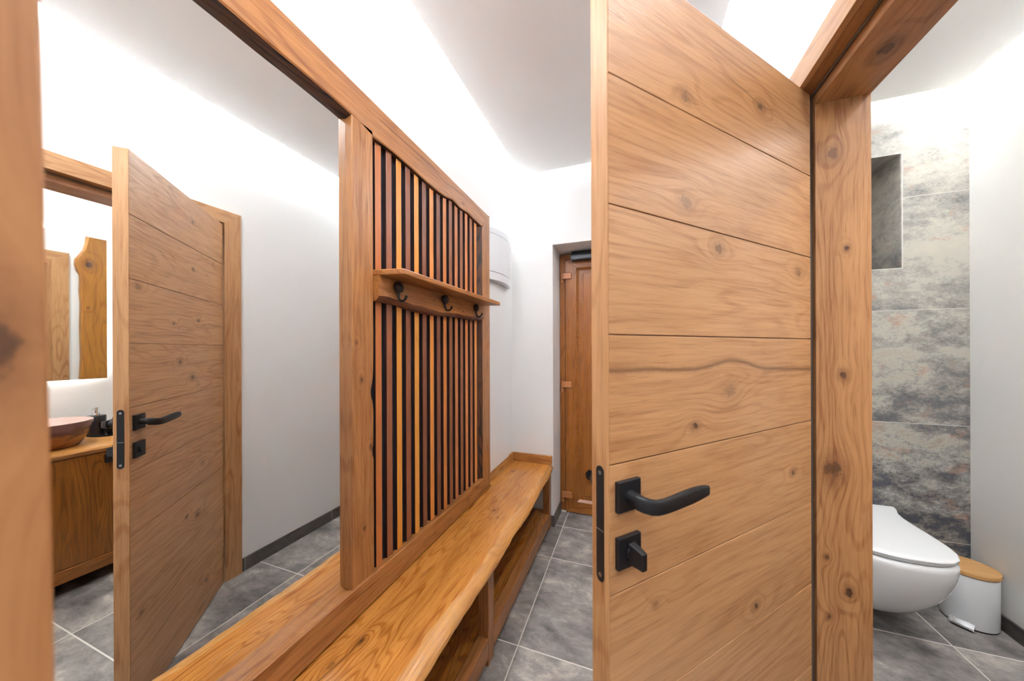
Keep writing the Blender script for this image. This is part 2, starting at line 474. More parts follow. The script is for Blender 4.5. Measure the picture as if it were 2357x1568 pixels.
class MB:
    def __init__(self):
        self.v, self.f, self.mi, self.sm = [], [], [], []

    def add(self, verts, faces, mi=0, smooth=False):
        o = len(self.v)
        self.v += [tuple(p) for p in verts]
        for i, f in enumerate(faces):
            self.f.append([o + k for k in f])
            self.mi.append(mi[i] if isinstance(mi, list) else mi)
            self.sm.append(smooth)
        return self

    def box(self, a, b, mi=0):
        x0, x1 = sorted((a[0], b[0]))
        y0, y1 = sorted((a[1], b[1]))
        z0, z1 = sorted((a[2], b[2]))
        v = [(x0, y0, z0), (x1, y0, z0), (x1, y1, z0), (x0, y1, z0), (x0, y0, z1), (x1, y0, z1), (x1, y1, z1), (x0, y1, z1)]
        return self.add(v, [(0, 3, 2, 1), (4, 5, 6, 7), (0, 1, 5, 4), (1, 2, 6, 5), (2, 3, 7, 6), (3, 0, 4, 7)], mi)

    def loft(self, secs, mi=0, smooth=True, caps=True, edge_mi=None):
        n = len(secs[0])
        V = [p for s in secs for p in s]
        F, M = [], []
        for i in range(len(secs) - 1):
            for j in range(n):
                k = (j + 1) % n
                F.append((i * n + j, i * n + k, (i + 1) * n + k, (i + 1) * n + j))
                M.append(edge_mi[j] if edge_mi else mi)
        k0 = len(F)
        if caps:
            e = (len(secs) - 1) * n
            F += [tuple(range(n))[::-1], tuple(range(e, e + n))]
            M += [mi, mi]
        self.add(V, F, M, smooth)
        if caps:
            self.sm[-1] = self.sm[-2] = False
        return self

    def prism(self, poly, axis, a, b, mi=0, smooth=False):
        def P(u, w, t):
            return {'x': (t, u, w), 'y': (u, t, w), 'z': (u, w, t)}[axis]
        return self.loft([[P(u, w, a) for u, w in poly], [P(u, w, b) for u, w in poly]], mi, smooth)

    def cyl(self, c, r, z0, z1, n=32, axis='z', mi=0, r2=None, smooth=True):
        r2 = r if r2 is None else r2
        secs = []
        for t, rr in ((z0, r), (z1, r2)):
            s = []
            for k in range(n):
                a = 2 * math.pi * k / n
                u, w = rr * math.cos(a), rr * math.sin(a)
                s.append({'z': (c[0] + u, c[1] + w, t), 'x': (t, c[0] + u, c[1] + w), 'y': (c[0] + u, t, c[1] + w)}[axis])
            secs.append(s)
        return self.loft(secs, mi, smooth)

    def lathe(self, c, prof, n=48, mi=0, sx=1., sy=1.):
        secs = [[(c[0] + r * sx * math.cos(2 * math.pi * k / n), c[1] + r * sy * math.sin(2 * math.pi * k / n), z) for k in range(n)]
                for r, z in prof]
        return self.loft(secs, mi, True)

    def tube(self, pts, rad, n=12, mi=0, flat=1., up=(0, 0, 1)):
        pts = [Vector(p) for p in pts]
        rad = rad if isinstance(rad, (list, tuple)) else [rad] * len(pts)
        secs = []
        upv = Vector(up)
        for i, p in enumerate(pts):
            t = (pts[min(i + 1, len(pts) - 1)] - pts[max(i - 1, 0)]).normalized()
            s = t.cross(upv)
            if s.length < 1e-4:
                s = t.cross(Vector((1, 0, 0)))
            s.normalize()
            u = s.cross(t).normalized()
            secs.append([p + s * rad[i] * math.cos(2 * math.pi * k / n) + u * rad[i] * flat * math.sin(2 * math.pi * k / n) for k in range(n)])
        return self.loft(secs, mi, True)

    def build(self, name, mats, parent=None, bevel=0., seg=2, smooth_all=False, subsurf=0, base=None):
        me = bpy.data.meshes.new(name)
        me.from_pydata(self.v, [], self.f)
        mats = mats if isinstance(mats, (list, tuple)) else [mats]
        for m in mats:
            me.materials.append(m)
        for p, mi, sm in zip(me.polygons, self.mi, self.sm):
            p.material_index = mi
            p.use_smooth = sm or smooth_all
        bm = bmesh.new()
        bm.from_mesh(me)
        bmesh.ops.recalc_face_normals(bm, faces=bm.faces)
        for e in bm.edges:
            if len(e.link_faces) == 2 and e.calc_face_angle(0) > R(35):
                e.smooth = False
        bm.to_mesh(me)
        bm.free()
        o = bpy.data.objects.new(name, me)
        col.objects.link(o)
        if parent is not None:
            o.parent = parent
            # mesh data is in the thing's world frame unless base is 'local'
            if base != 'local':
                w = parent
                off = Vector((0, 0, 0))
                while w is not None:
                    off += Vector(w.location)
                    w = w.parent
                o.location = -off
        if bevel:
            b = o.modifiers.new('bevel', 'BEVEL')
            b.width = bevel
            b.segments = seg
            b.limit_method = 'ANGLE'
            b.angle_limit = R(40)
        if subsurf:
            s = o.modifiers.new('subsurf', 'SUBSURF')
            s.levels = s.render_levels = subsurf
        return o


def tag(o, label, cat=None, group=None, kind=None):
    if label:
        o['label'] = label
    if cat:
        o['category'] = cat
    if group:
        o['group'] = group
    if kind:
        o['kind'] = kind
    return o


def empty(name, loc, rz=0., label=None, cat=None, group=None, kind=None):
    o = bpy.data.objects.new(name, None)
    o.empty_display_size = .05
    col.objects.link(o)
    o.location = loc
    o.rotation_euler = (0, 0, rz)
    return tag(o, label, cat, group, kind)


def B(*boxes):
    m = MB()
    for a, b in boxes:
        m.box(a, b)
    return m


def S(name, mb, m, label, cat='wall', bevel=0.):
    return tag(mb.build(name, m, bevel=bevel), label, cat, kind='structure')


# ------------------------------------------------------------------ room shell
XL, XR, XR2, XB = -.858, .453, .590, 1.6145
YE, YE2, ZC = 2.355, 2.346, 2.80
S('floor', B(((XL - .1, -1.7, -.05), (XB + .1, YE, 0))), floor_m, 'grey stone-look square floor tiles with pale joints', 'floor')
S('floor', B(((-.60, YE, -.05), (.45, 2.75, 0))), recess_floor_m, 'grey floor tile strip in front of the brown entrance door', 'floor')
S('wall_left', B(((XL - .1, -1.7, 0), (XL, YE, ZC))), paint, 'white corridor wall behind the framed mirror and bench')
S('wall_right', B(((XR, 1.175, 0), (XR2, YE + .01, ZC)), ((XR, -.06, 0), (XR2, .36, ZC)), ((XR, .36, 2.03), (XR2, 1.175, ZC))), paint,
  'white partition wall that holds the oak doorway to the bathroom')
DX0, DX1, DZ = -.538, .36, 2.0715
S('wall_far', B(((XL - .1, YE, 0), (DX0, 2.70, ZC)), ((DX1, YE, 0), (.46, 2.70, ZC)), ((DX0, YE, DZ), (DX1, 2.70, ZC))), paint,
  'white end wall of the corridor with the recessed entrance doorway')
# closes the recess behind the entrance door
S('wall_outer', B(((XL - .1, 2.70, 0), (.46, 2.75, ZC))), paint, 'masonry behind the brown entrance door')
NX0, NX1, NZ0, NZ1, NYD = .98, 1.3625, 1.7315, 2.3428, 2.66
S('wall_bathroom_far', MB().box((.46, YE2, 0), (NX0, 2.70, ZC)).box((NX1, YE2, 0), (XB + .1, 2.70, ZC)).box((NX0, YE2, 0), (NX1, 2.70, NZ0))
  .box((NX0, YE2, NZ1), (NX1, 2.70, ZC)).box((NX0, NYD, NZ0), (NX1, 2.70, NZ1)), tile_wall_m,
  'weathered grey and rust tiled wall with a recessed niche behind the toilet')
tag(B(((NX1 - .006, YE2 + .0, NZ0), (NX1, NYD, NZ1))).build('trim_3', tile_side_m),
    'dark tiled cheek lining the right side of the wall niche', 'tile lining', kind='structure')
nt_ = MB()
for a, b in (((NX1 - .003, YE2 - .002, NZ0 - .003), (NX1 + .001, YE2, NZ1 + .001)), ((NX0, YE2 - .002, NZ0 - .003), (NX1, YE2, NZ0 + .001)),
             ((NX0, YE2 - .002, NZ1 - .001), (NX1, YE2, NZ1 + .001))):
    nt_.box(a, b)
tag(nt_.build('trim_4', plain('pale_niche_profile', (.55, .53, .50), .4)), 'thin pale edge profile around the wall niche', 'trim', kind='structure')
S('wall_bathroom_right', B(((XB, -.3, 0), (XB + .1, YE2, ZC))), paint_bath, 'warm white bathroom wall beside the toilet and behind the vanity')
S('wall_bathroom_near', B(((XR2, -.3, 0), (XB, -.22, ZC))), paint_bath, 'white near wall of the bathroom, out of the picture')
S('wall_near', B(((XL, -.10, 0), (-.275, .045, ZC)), ((-.275, -.10, 2.44), (XR, .045, ZC))), paint, 'white cross wall around the near oak doorway')
S('wall_back', B(((XL - .1, -1.8, 0), (XR2 + .1, -1.7, ZC))), paint, 'white wall of the room behind the camera')
S('wall_side', B(((XR2 - .05, -1.7, 0), (XR2 + .05, -.3, ZC)), ((XR2 - .137, -.30, 0), (XR2 + .05, -.10, ZC))), paint, 'white side wall of the room behind the camera')
S('ceiling', B(((XL - .1, -1.8, ZC), (XB + .1, 2.75, ZC + .06))), ceil_m, 'white main ceiling above the lit cove', 'ceiling')
S('ceiling', B(((P_L, P_N, 2.60), (P_R, P_F, 2.66))), ceil_m, 'dropped white ceiling panel over the corridor with light glowing around it', 'ceiling')
S('ceiling', B(((B_L, B_N, 2.60), (B_R, B_F, 2.66))), ceil_m, 'dropped white ceiling panel over the bathroom with light glowing around it', 'ceiling')

# plinth tiles
BB = .078
S('baseboard_right', B(((XR - .010, 1.252, 0), (XR, YE, BB - .002))), plinth_m, 'dark grey tile plinth along the right corridor wall', 'baseboard')
S('baseboard_left', B(((XL, .05, 0), (XL + .010, YE, BB))), plinth_m, 'dark grey tile plinth on the wall under the bench', 'baseboard')
S('baseboard_far', B(((XL + .01, YE - .010, 0), (DX0 + .002, YE, BB)), ((DX0 - .0, YE - .010, 0), (DX0 + .009, 2.598, BB))), plinth_x,
  'dark grey tile plinth wrapping into the entrance door recess', 'baseboard')
S('baseboard_bathroom', B(((XB - .010, -.2, 0), (XB, YE2, .07))), plinth_m, 'dark grey tile plinth on the bathroom wall behind the bin', 'baseboard')
tag(MB().cyl((2.47, 2.012), .013, DX0, DX0 + .004, 24, 'x').build('cover_cap', unit_m), 'small round white cap high in the entrance door recess', 'cover cap')

# ------------------------------------------------------------------ oak doorway (trim_1)
CX = .437                       # front face of the corridor casing
RY, SY = 1.168, 1.146           # rebate and stop planes of the far jamb
NR, NS = .372, .394             # the same at the near jamb
RZ, SZ = 2.022, 1.988
tf = empty('trim_1', (XR, 1.17, 0), 0, 'light oak doorway frame with casing around the bathroom opening', 'door frame', kind='structure')
MB().box((XR + .0002, RY, 0), (XR2 - .0002, RY + .0065, RZ + .02)).box((.486, SY, 0), (.605, RY - .0002, RZ)).build('jamb', jamb_m, tf, .0012)
MB().box((XR + .0002, NR - .0115, 0), (XR2 - .0002, NR, RZ + .02)).box((.486, NR + .0002, 0), (.605, NS, RZ)).build('jamb', jamb_m, tf, .0012)
MB().box((XR + .0002, NR, RZ), (XR2 - .0002, RY, RZ + .0075)).box((.486, NS, SZ), (.605, SY, RZ - .0002)).build('head_lining', head_m, tf, .0012)
CW = .084
ZT = RZ + .071
for (x0, x1, n) in ((CX, XR, 'casing'), (XR2, .605, 'casing')):
    MB().prism([(RY, 0), (RY + CW, 0), (RY + CW, ZT), (RY, RZ)], 'x', x0, x1).build(n, casing_v, tf, .0012)
    MB().prism([(NR - CW, 0), (NR, 0), (NR, RZ), (NR - CW, ZT)], 'x', x0, x1).build(n, casing_v, tf, .0012)
    MB().prism([(NR, RZ), (RY, RZ), (RY + CW, ZT), (NR - CW, ZT)], 'x', x0, x1).build(n, casing_h, tf, .0012)
MB().box((.480, RY - .007, 0), (.486, RY, RZ)).box((.480, NR, RZ - .007), (.486, RY, RZ)).build('seal', seal_m, tf, .002)

# ------------------------------------------------------------------ open oak door (door_1), built in its own frame
HP = (.4685, 1.1318, 0)
door = empty('door_1', HP, R(-132.5133), 'open oak plank door with black lever handle, half blocking the corridor', 'door', kind='structure')
LW, LT, ZT_ = .748, .0415, 2.0097
PK = .2255
core = MB().box((.003, -LT + .003, .008), (LW - .003, -.003, ZT_))
core.build('door_core', plain('oak_groove_core', srgb(120, 76, 40), .6), door, base='local')  # core in a darker brown, visible in the grooves between planks
for (ya, yb, mm) in ((-.0032, 0, leaf_front), (-LT, -LT + .0032, leaf_back)):
    mb = MB()
    for i in range(9):
        zt = ZT_ - i * PK
        zb = max(zt - PK, .008)
        mb.box((.0, ya, zb + (.0011 if i < 8 else 0)), (LW - .0032, yb, zt - (.0011 if i else 0)))
    mb.build('plank_facing', mm, door, .0009, 2, base='local')
MB().box((LW - .003, -LT + .0004, .008), (LW, -.0004, ZT_)).build('edge_band', oak_z, door, .0006, base='local')


def lever_set(sgn, y0, side_parent):
    """lever handle on one face; sgn = direction away from the leaf."""
    f = lambda u, off, z: (u, y0 + sgn * off, z)
    mb = MB()
    a, b = f(.6785, 0, 1.0245), f(.7335, .009, 1.0785)
    rose = MB().box(a, b).build('lever_rosette', black, side_parent, .0015, base='local')
    lv = MB()
    # neck
    lv.tube([f(.706, .009, 1.051), f(.706, .026, 1.051), f(.706, .040, 1.0505)], [.0115, .0105, .0100], 16, up=(0, 0, 1))
    # flat blade sweeping towards the hinges
    path = [(.7135, .030, 1.0510, .0125, .0085), (.7090, .0395, 1.0495, .0130, .0092), (.7005, .0475, 1.0470, .0130, .0092), (.6890, .0515, 1.0450, .0125, .0086),
            (.672, .0530, 1.0445, .0125, .0080), (.650, .0535, 1.0455, .0132, .0075), (.625, .0535, 1.0468, .0138, .0070), (.600, .0532, 1.0475, .0138, .0066),
            (.578, .0528, 1.0480, .0125, .0062), (.562, .0524, 1.0478, .0105, .0058), (.553, .0520, 1.0472, .0088, .0050)]
    secs = []
    for i, (u, off, z, hh, th) in enumerate(path):
        p0, p1 = path[max(i - 1, 0)], path[min(i + 1, len(path) - 1)]
        t = Vector((p1[0] - p0[0], p1[1] - p0[1])).normalized()
        nx, ny = -t.y, t.x
        s = []
        for k in range(16):
            an = 2 * math.pi * k / 16
            ca, sa = math.cos(an), math.sin(an)
            ca = math.copysign(abs(ca) ** .6, ca)
            sa = math.copysign(abs(sa) ** .6, sa)
            s.append(f(u + nx * th * ca * .72, off + ny * th * ca * .72, z + hh * sa))
        secs.append(s)
    lv.loft(secs)
    lv.build('lever', black, rose, base='local')
    pl = MB().box(f(.6785, 0, .9265), f(.7335, .009, .9815)).build('privacy_rosette', black, side_parent, .0015, base='local')
    tn = MB()
    if sgn > 0:
        tn.cyl((.706, .954), .011, y0 + .009, y0 + .014, 24, 'y')
        for q in ((.6985, .7135),):
            tn.loft([[f(q[0], .012, .936), f(q[1], .012, .936), f(q[1], .012, .972), f(q[0], .012, .972)],
                     [f(q[0] - .001, .038, .935), f(q[1] - .005, .038, .935), f(q[1] - .005, .038, .964), f(q[0] - .001, .038, .964)]], smooth=False)
        tn.build('thumb_turn', black, pl, .0012, base='local')
    else:
        tn.cyl((.706, .954), .012, y0 - .015, y0 - .009, 24, 'y')
        tn.build('coin_release', black, pl, .001, base='local')


lever_set(1, 0., door)
lever_set(-1, -LT, door)


def stadium(cy, z0, z1, w, n=10):
    r = w / 2
    p = []
    for k in range(n + 1):
        a = math.pi * k / n
        p.append((cy + r * math.cos(a), z1 - r + r * math.sin(a)))
    for k in range(n + 1):
        a = math.pi + math.pi * k / n
        p.append((cy + r * math.cos(a), z0 + r + r * math.sin(a)))
    return p


lp = MB().prism(stadium(-.0195, .8985, 1.1025, .0185), 'x', LW, LW + .0012).build('lock_plate', black, door, base='local')
for zz in (1.0905, .9105):
    MB().cyl((-.0195, zz), .0038, LW + .0010, LW + .0016, 20, 'x').build('screw', steel, lp, base='local')
MB().box((LW + .001, -.0285, .989), (LW + .0016, -.0110, .9905)).build('latch_slot', steel, lp, base='local')
# concealed pin hinges hidden in the rebate
for zz in (.25, 1.05, 1.80):
    MB().cyl((-.004, -.020), .006, zz, zz + .07, 16).build('hinge', black, door, base='local')

# ------------------------------------------------------------------ near jamb beside the lens (trim_2)
t2 = empty('trim_2', (-.262, 0, 0), 0, 'blurred upright oak door jamb very close at the left edge', 'door frame', kind='structure')
jb = MB()
lean = .010
secs = []
for z in (0., 1.0, 1.31, 2.44):
    dy = -(z - 1.31) * lean
    secs.append([(-.2765, -.11 + dy, z), (-.2765, .0675 + dy, z), (-.2512, .0675 + dy, z), (-.2500, .0660 + dy, z), (-.2500, -.11 + dy, z)])
jb.loft(secs, smooth=False).build('jamb', near_m, t2)
MB().box((-.34, .0455, 0), (-.2766, .0600, 2.44)).build('casing', near_m, t2, .002)
MB().box((XR - .022, -.11, 0), (XR - .001, .06, 2.42)).build('jamb', near_m, t2, .002)
MB().box((-.25, -.11, 2.42), (XR - .001, .06, 2.438)).build('head_lining', near_m, t2, .002)

# ------------------------------------------------------------------ framed mirror with slatted coat panel
fp = empty('mirror_frame', (XL, 1.0, .46), 0,
           'live-edge oak wall frame with tall mirror and upright slat coat panel above the bench', 'framed mirror')
MXP = -.8532
FX = -.8245
rnd = random.Random(3)


def wav(y, s=0):
    return math.sin(y * 7.3 + s) * .5 + math.sin(y * 17.1 + 2 * s) * .3 + math.sin(y * 41 + s) * .2


def poly(pts, t):
    for (a, va), (b, vb) in zip(pts, pts[1:]):
        if t <= b:
            k = (t - a) / (b - a)
            return va + (vb - va) * max(0, k)
    return pts[-1][1]


TOPZ = lambda y: 2.1675 - (y - .5) * .0265
LOWP = [(.0, 2.062), (.5, 2.058), (.72, 2.054), (.80, 2.050), (.88, 2.034), (.98, 2.040), (1.10, 2.036), (1.25, 2.030), (1.36, 2.036), (1.42, 2.048), (1.50, 2.038),
        (1.58, 2.046), (1.66, 2.036), (1.752, 2.030)]
# MX-side strip behind mitre: build rail as loft along y
secs = []
N = 90
for i in range(N + 1):
    y = .10 + (1.862 - .10) * i / N
    zl = poly(LOWP, y) + .0022 * wav(y, 1)
    if y > 1.752:
        zl = 2.030 + (y - 1.752) / (1.862 - 1.752) * (TOPZ(1.862) - 2.030)
        zl = min(zl, TOPZ(y) - .0005)
    zt = TOPZ(y)
    und = .007 + .004 * wav(y * 1.7, 4)
    secs.append([(-.8575, y, zt), (FX - .004, y, zt), (FX, y, zt - .003), (FX, y, zl + .004), (FX - .003, y, zl - .0005), (FX - .012, y, min(zl - und * .4, zt)),
                 (-.8575, y, min(zl - und, zt))])
tr = MB().loft(secs, 0, False, edge_mi=[0, 0, 0, 0, 1, 1, 0]).build('top_rail', [frame_h, bark], fp)

# left stile (hidden), middle stile, right stile
MB().box((-.8575, .115, .53), (FX, .205, 2.07)).build('stile', frame_v, fp, .002)
NOTCH = [(.53, 0), (.90, 0), (.945, -.001), (.960, -.012), (.975, -.002), (1.10, 0), (1.13, -.003), (1.155, -.013), (1.175, -.012), (1.20, -.004), (1.23, -.001), (1.30, 0), (2.1, 0)]
secs = []
for i in range(101):
    z = .545 + (2.05 - .545) * i / 100
    yr = .8835 + poly(NOTCH, z) + .0008 * wav(z, 2)
    secs.append([(-.8575, .7945, z), (FX - .002, .7940, z), (FX, .796, z), (FX, yr - .002, z), (FX - .003, yr, z), (-.8575, yr, z)])
MB().loft(secs, 0, False, edge_mi=[0, 0, 0, 1, 1, 0]).build('stile', [frame_v, bark_v], fp)
secs = []
for i in range(101):
    z = .462 + (2.132 - .462) * i / 100
    yl = 1.752 + .003 * wav(z * 1.3, 5)
    if z < .545:
        yl = max(yl, 1.752 + (.545 - z) / .083 * .1)
    if z > 2.030:
        yl = max(yl, 1.752 + (z - 2.030) / .102 * .1)
    yl = min(yl, 1.852)
    yb = max(min(yl - .030 - .004 * wav(z * 2, 2), 1.845), 1.71)
    yr = 1.860
    secs.append([(-.8575, yb, z), (-.852, yb, z), (FX - .004, yl - .003, z), (FX, yl, z), (FX, yr - .002, z), (FX - .002, yr, z), (-.8575, yr, z)])
MB().loft(secs, 0, False, edge_mi=[1, 1, 1, 0, 0, 0, 0]).build('stile', [frame_v, bark_v], fp)

# bottom rail: slightly uneven top, mitred at its far end
secs = []
FB = -.8145
for i in range(N + 1):
    y = .10 + (1.852 - .10) * i / N
    zt = .558 - max(0, y - .3) * .010 + .0012 * wav(y * 2, 3)
    ztb = .541 + .0025 * wav(y * 3, 7)
    zb = .4585
    if y > 1.752:
        k = (y - 1.752) / .1
        zt = zt + (.463 - zt) * k
        ztb = min(ztb, zt)
    secs.append([(-.8575, y, zb), (FB - .004, y, zb), (FB, y, min(zb + .004, zt)), (FB, y, max(zt - .002, zb + .003)), (FB - .002, y, zt), (-.8515, y, ztb), (-.8575, y, ztb)])
MB().loft(secs, 0, False).build('bottom_rail', frame_h, fp)

MB().box((-.8575, .20, .53), (MXP, .7955, 2.075)).build('mirror_glass', mirror_m, fp)
MB().box((-.8575, .85, .53), (-.8535, 1.76, 2.075)).build('backing_panel', recess_m, fp)
for i in range(15):
    y = .9085 + .0549 * i
    sl = MB()
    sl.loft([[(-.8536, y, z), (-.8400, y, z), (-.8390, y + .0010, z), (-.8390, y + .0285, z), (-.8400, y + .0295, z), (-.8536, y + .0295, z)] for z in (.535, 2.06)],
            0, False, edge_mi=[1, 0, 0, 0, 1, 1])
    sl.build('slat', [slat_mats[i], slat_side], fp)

# coat shelf and hook board
sh = MB()
sh.prism([(-.8385, .8840), (-.726, .9035), (-.719, .912), (-.719, 1.768), (-.722, 1.779), (-.8385, 1.736)], 'z', 1.5615, 1.5825)
sh.build('shelf', shelf_m, fp, .004, 3)
LOWH = [(.86, 1.4745), (.93, 1.474), (1.01, 1.4705), (1.10, 1.462), (1.21, 1.4575), (1.33, 1.461), (1.44, 1.467), (1.56, 1.4665), (1.66, 1.468), (1.735, 1.476)]
secs = []
for i in range(61):
    y = .8845 + (1.732 - .8845) * i / 60
    zl = poly(LOWH, y) + .0015 * wav(y * 2, 6)
    ch = .018 + .006 * wav(y * 1.5, 8)
    secs.append([(-.8392, y, 1.5612), (-.805, y, 1.5612), (-.803, y, 1.5600), (-.803, y, zl + ch), (-.808, y, zl + ch * .45), (-.818, y, zl + .001), (-.8392, y, zl)])
hb = MB().loft(secs, 0, False, edge_mi=[0, 0, 0, 1, 1, 1, 0]).build(
    'hook_board', [shelf_m, wood('smoked_waney_edge', 'y', srgb(140, 82, 44), srgb(66, 34, 20), across='z', seed=25, figure=.6, rough=.5)], fp)
for y in (.9735, 1.2905, 1.6095):
    hm = MB()
    # oval back plate with a domed, ringed face
    for (x0, x1, s0, s1) in ((-.803, -.7985, 1.0, 1.0), (-.7985, -.7965, 1.0, .86), (-.7965, -.7975, .86, .74), (-.7975, -.7945, .74, .05)):
        pass
    prof = [(-.803, .80), (-.7985, 1.0), (-.7900, 1.0), (-.7865, .94), (-.7860, .86), (-.7878, .80), (-.7840, .50), (-.7825, .02)]
    secs = [[(x, y + .0215 * s * math.cos(2 * math.pi * k / 28), 1.5335 + .0205 * s * math.sin(2 * math.pi * k / 28)) for k in range(28)] for x, s in prof]
    hm.loft(secs)
    pts = [(-.797, y, 1.522), (-.795, y, 1.510), (-.794, y + .0005, 1.500), (-.790, y + .001, 1.490), (-.782, y + .001, 1.4835), (-.772, y, 1.4835), (-.764, y, 1.489), (-.760, y, 1.496)]
    hm.tube(pts, [.0075, .0060, .0050, .0046, .0044, .0042, .0042, .0052], 12, up=(0, 1, 0))
    hm.lathe((-.7595, y), [(.0005, 1.4915), (.0045, 1.4935), (.0058, 1.4975), (.0045, 1.5015), (.0005, 1.5035)], 14)
    hm.build('coat_hook', iron, hb)

# ------------------------------------------------------------------ bench
bn = empty('bench', (-.70, 1.2, 0), 0, 'long live-edge oak bench with lower shelf running along the left wall', 'bench')
ED = [(-.2, -.516), (.7, -.519), (1.06, -.518), (1.20, -.512), (1.31, -.516), (1.45, -.520), (1.56, -.512), (1.65, -.510), (1.80, -.515), (1.95, -.526), (2.05, -.527), (2.14, -.524), (2.25, -.530), (2.32, -.538)]
BY0, BY1 = .06, YE - .001
secs = []
for i in range(121):
    y = BY0 + (BY1 - BY0) * i / 120
    xo = poly(ED, y) + .002 * wav(y * 1.2, 9) + .0008 * math.sin(y * 83)
    cr = .050 + .012 * wav(y * 1.1, 2) if y < 1.9 else .034 + .004 * wav(y, 2)
    cr = max(.02, cr)
    secs.append([(XL, y, .455), (xo - cr - .02, y, .455), (xo - cr, y, .4547), (xo - cr * .6, y, .4518), (xo - cr * .28, y, .4462), (xo - .003, y, .4375), (xo, y, .4290),
                 (xo - .004, y, .4205), (xo - .016, y, .4135), (xo - .035, y, .411), (XL, y, .411)])
MB().loft(secs, 0, True, edge_mi=[0, 0, 1, 1, 1, 1, 1, 1, 1, 0, 0]).build('seat_board', [bench_m, bench_edge], bn)
# upstand along the wall and across the far end
MB().box((XL, 1.8615, .4552), (XL + .014, YE - .0005, .519)).build('upstand', bench_edge, bn, .0015)
ue = wood('upstand_end_oak', 'x', srgb(206, 146, 82), srgb(158, 100, 50), across='z', seed=26)
MB().box((XL + .014, YE - .018, .4552), (-.546, YE - .0005, .519)).build('upstand', ue, bn, .0015)
PX = -.5535
for (y0, y1) in ((.14, .198), (1.2240, 1.2825), (2.2860, 2.3440)):
    MB().box((PX - .046, y0, 0), (PX, y1, .4108)).build('leg', bench_v, bn, .0025)
for (y0, y1) in ((.14, .198), (1.2240, 1.2825), (2.2860, 2.3440)):
    MB().box((XL + .012, y0, 0), (XL + .052, y1, .4108)).build('leg', bench_v, bn, .0025)
bshelf = wood('bench_shelf_oak', 'y', srgb(196, 132, 62), srgb(128, 72, 24), across='x', seed=27, figure=.6, fig_k=12, fig_scale=1.2, rough=.3,
              knots=[(1.36, -.60, .012, .8)])
bface = wood('bench_shelf_face', 'y', srgb(200, 140, 88), srgb(150, 94, 50), across='z', seed=28, rough=.35)
for (y0, y1) in ((.1985, 1.2235), (1.283, 2.2855)):
    MB().box((PX - .0460, y0, .034), (PX - .0005, y1, .1185)).build('shelf_rail', bface, bn, .0025)
MB().box((XL + .0525, .145, .094), (PX - .0465, 2.340, .1175)).build('lower_shelf', bshelf, bn, .001)

# ------------------------------------------------------------------ white curved wall unit and its chase
un = empty('wall_unit', (XL, 1.95, 1.75), 0, 'white bow-fronted housing high on the wall beyond the slat panel', 'wall unit')
bx = lambda y: -.790 - .040 * ((y - 2.05) / .185) ** 2
ys = [1.866 + (2.236 - 1.866) * k / 24 for k in range(25)]


def bow(z0, z1, d=0., y0=0, y1=24):
    P = [(XL, ys[y0])] + [(bx(y) - d, y) for y in ys[y0:y1 + 1]] + [(XL, ys[y1])]
    return MB().prism(P, 'z', z0, z1)


bow(1.747, 1.7965).build('lower_cover', unit_m, un, .002)
bow(1.7965, 1.799, .003).build('seam', seal_m, un)
bow(1.799, 2.040).build('front_door', unit_m, un, .002)
bow(2.040, 2.0415, .002).build('seam', plain('pale_seam', (.5, .5, .52), .5), un)
bow(2.0415, 2.078).build('top_cover', unit_m, un, .002)
for zz in (2.037, 1.885):
    MB().cyl((2.222, zz), .006, -.828, -.8235, 16, 'x').build('fixing_cap', plain('grey_cap', (.45, .45, .47), .4), un)
tag(B(((XL, 1.8615, .52), (XL + .016, 2.236, 1.746))).build('wall_chase', paint, bevel=.003), 'shallow white boxed chase below the curved wall unit', 'wall chase', kind='structure')

# ------------------------------------------------------------------ brown entrance door (door_2)
YD = 2.60
d2 = empty('door_2', (DX0, YD, 0), 0, 'brown wood-grain entrance door in the recess at the corridor end', 'door', kind='structure')
zt = DZ - .013
upx = wood('brown_foil_level', 'x', srgb(186, 120, 56), srgb(140, 80, 26), across='z', seed=24, figure=.5, fig_k=6, rough=.3, pores=.3)
fr = MB().box((DX0 + .001, YD, .0), (-.494, YD + .06, zt)).build('frame', upvc, d2, .002)
MB().box((-.494, YD, 2.018), (DX1 - .001, YD + .06, zt)).build('frame', upx, d2, .002)
MB().box((DX1 - .045, YD, 0), (DX1 - .001, YD + .06, 2.018)).build('frame', upvc, d2, .002)
LX0, LX1, LZ0, LZ1 = -.4905, .312, .008, 2.014
SXW = .088
ly = YD - .008
MB().prism([(LX0, LZ0), (LX0 + SXW, LZ0 + SXW), (LX0 + SXW, LZ1 - SXW + .018), (LX0, LZ1)], 'y', ly, YD + .05).build('sash_stile', upvc, d2, .0018)
MB().prism([(LX1, LZ0), (LX1, LZ1), (LX1 - SXW, LZ1 - SXW + .018), (LX1 - SXW, LZ0 + SXW)], 'y', ly, YD + .05).build('sash_stile', upvc, d2, .0018)
MB().prism([(LX0, LZ1), (LX0 + SXW, LZ1 - SXW + .018), (LX1 - SXW, LZ1 - SXW + .018), (LX1, LZ1)], 'y', ly, YD + .05).build('sash_rail', upx, d2, .0018)
MB().prism([(LX0, LZ0), (LX1, LZ0), (LX1 - SXW, LZ0 + SXW), (LX0 + SXW, LZ0 + SXW)], 'y', ly, YD + .05).build('sash_rail', upx, d2, .0018)
ix0, ix1, iz0, iz1 = LX0 + SXW, LX1 - SXW, LZ0 + SXW, LZ1 - SXW + .018
bd = MB()
w = .016
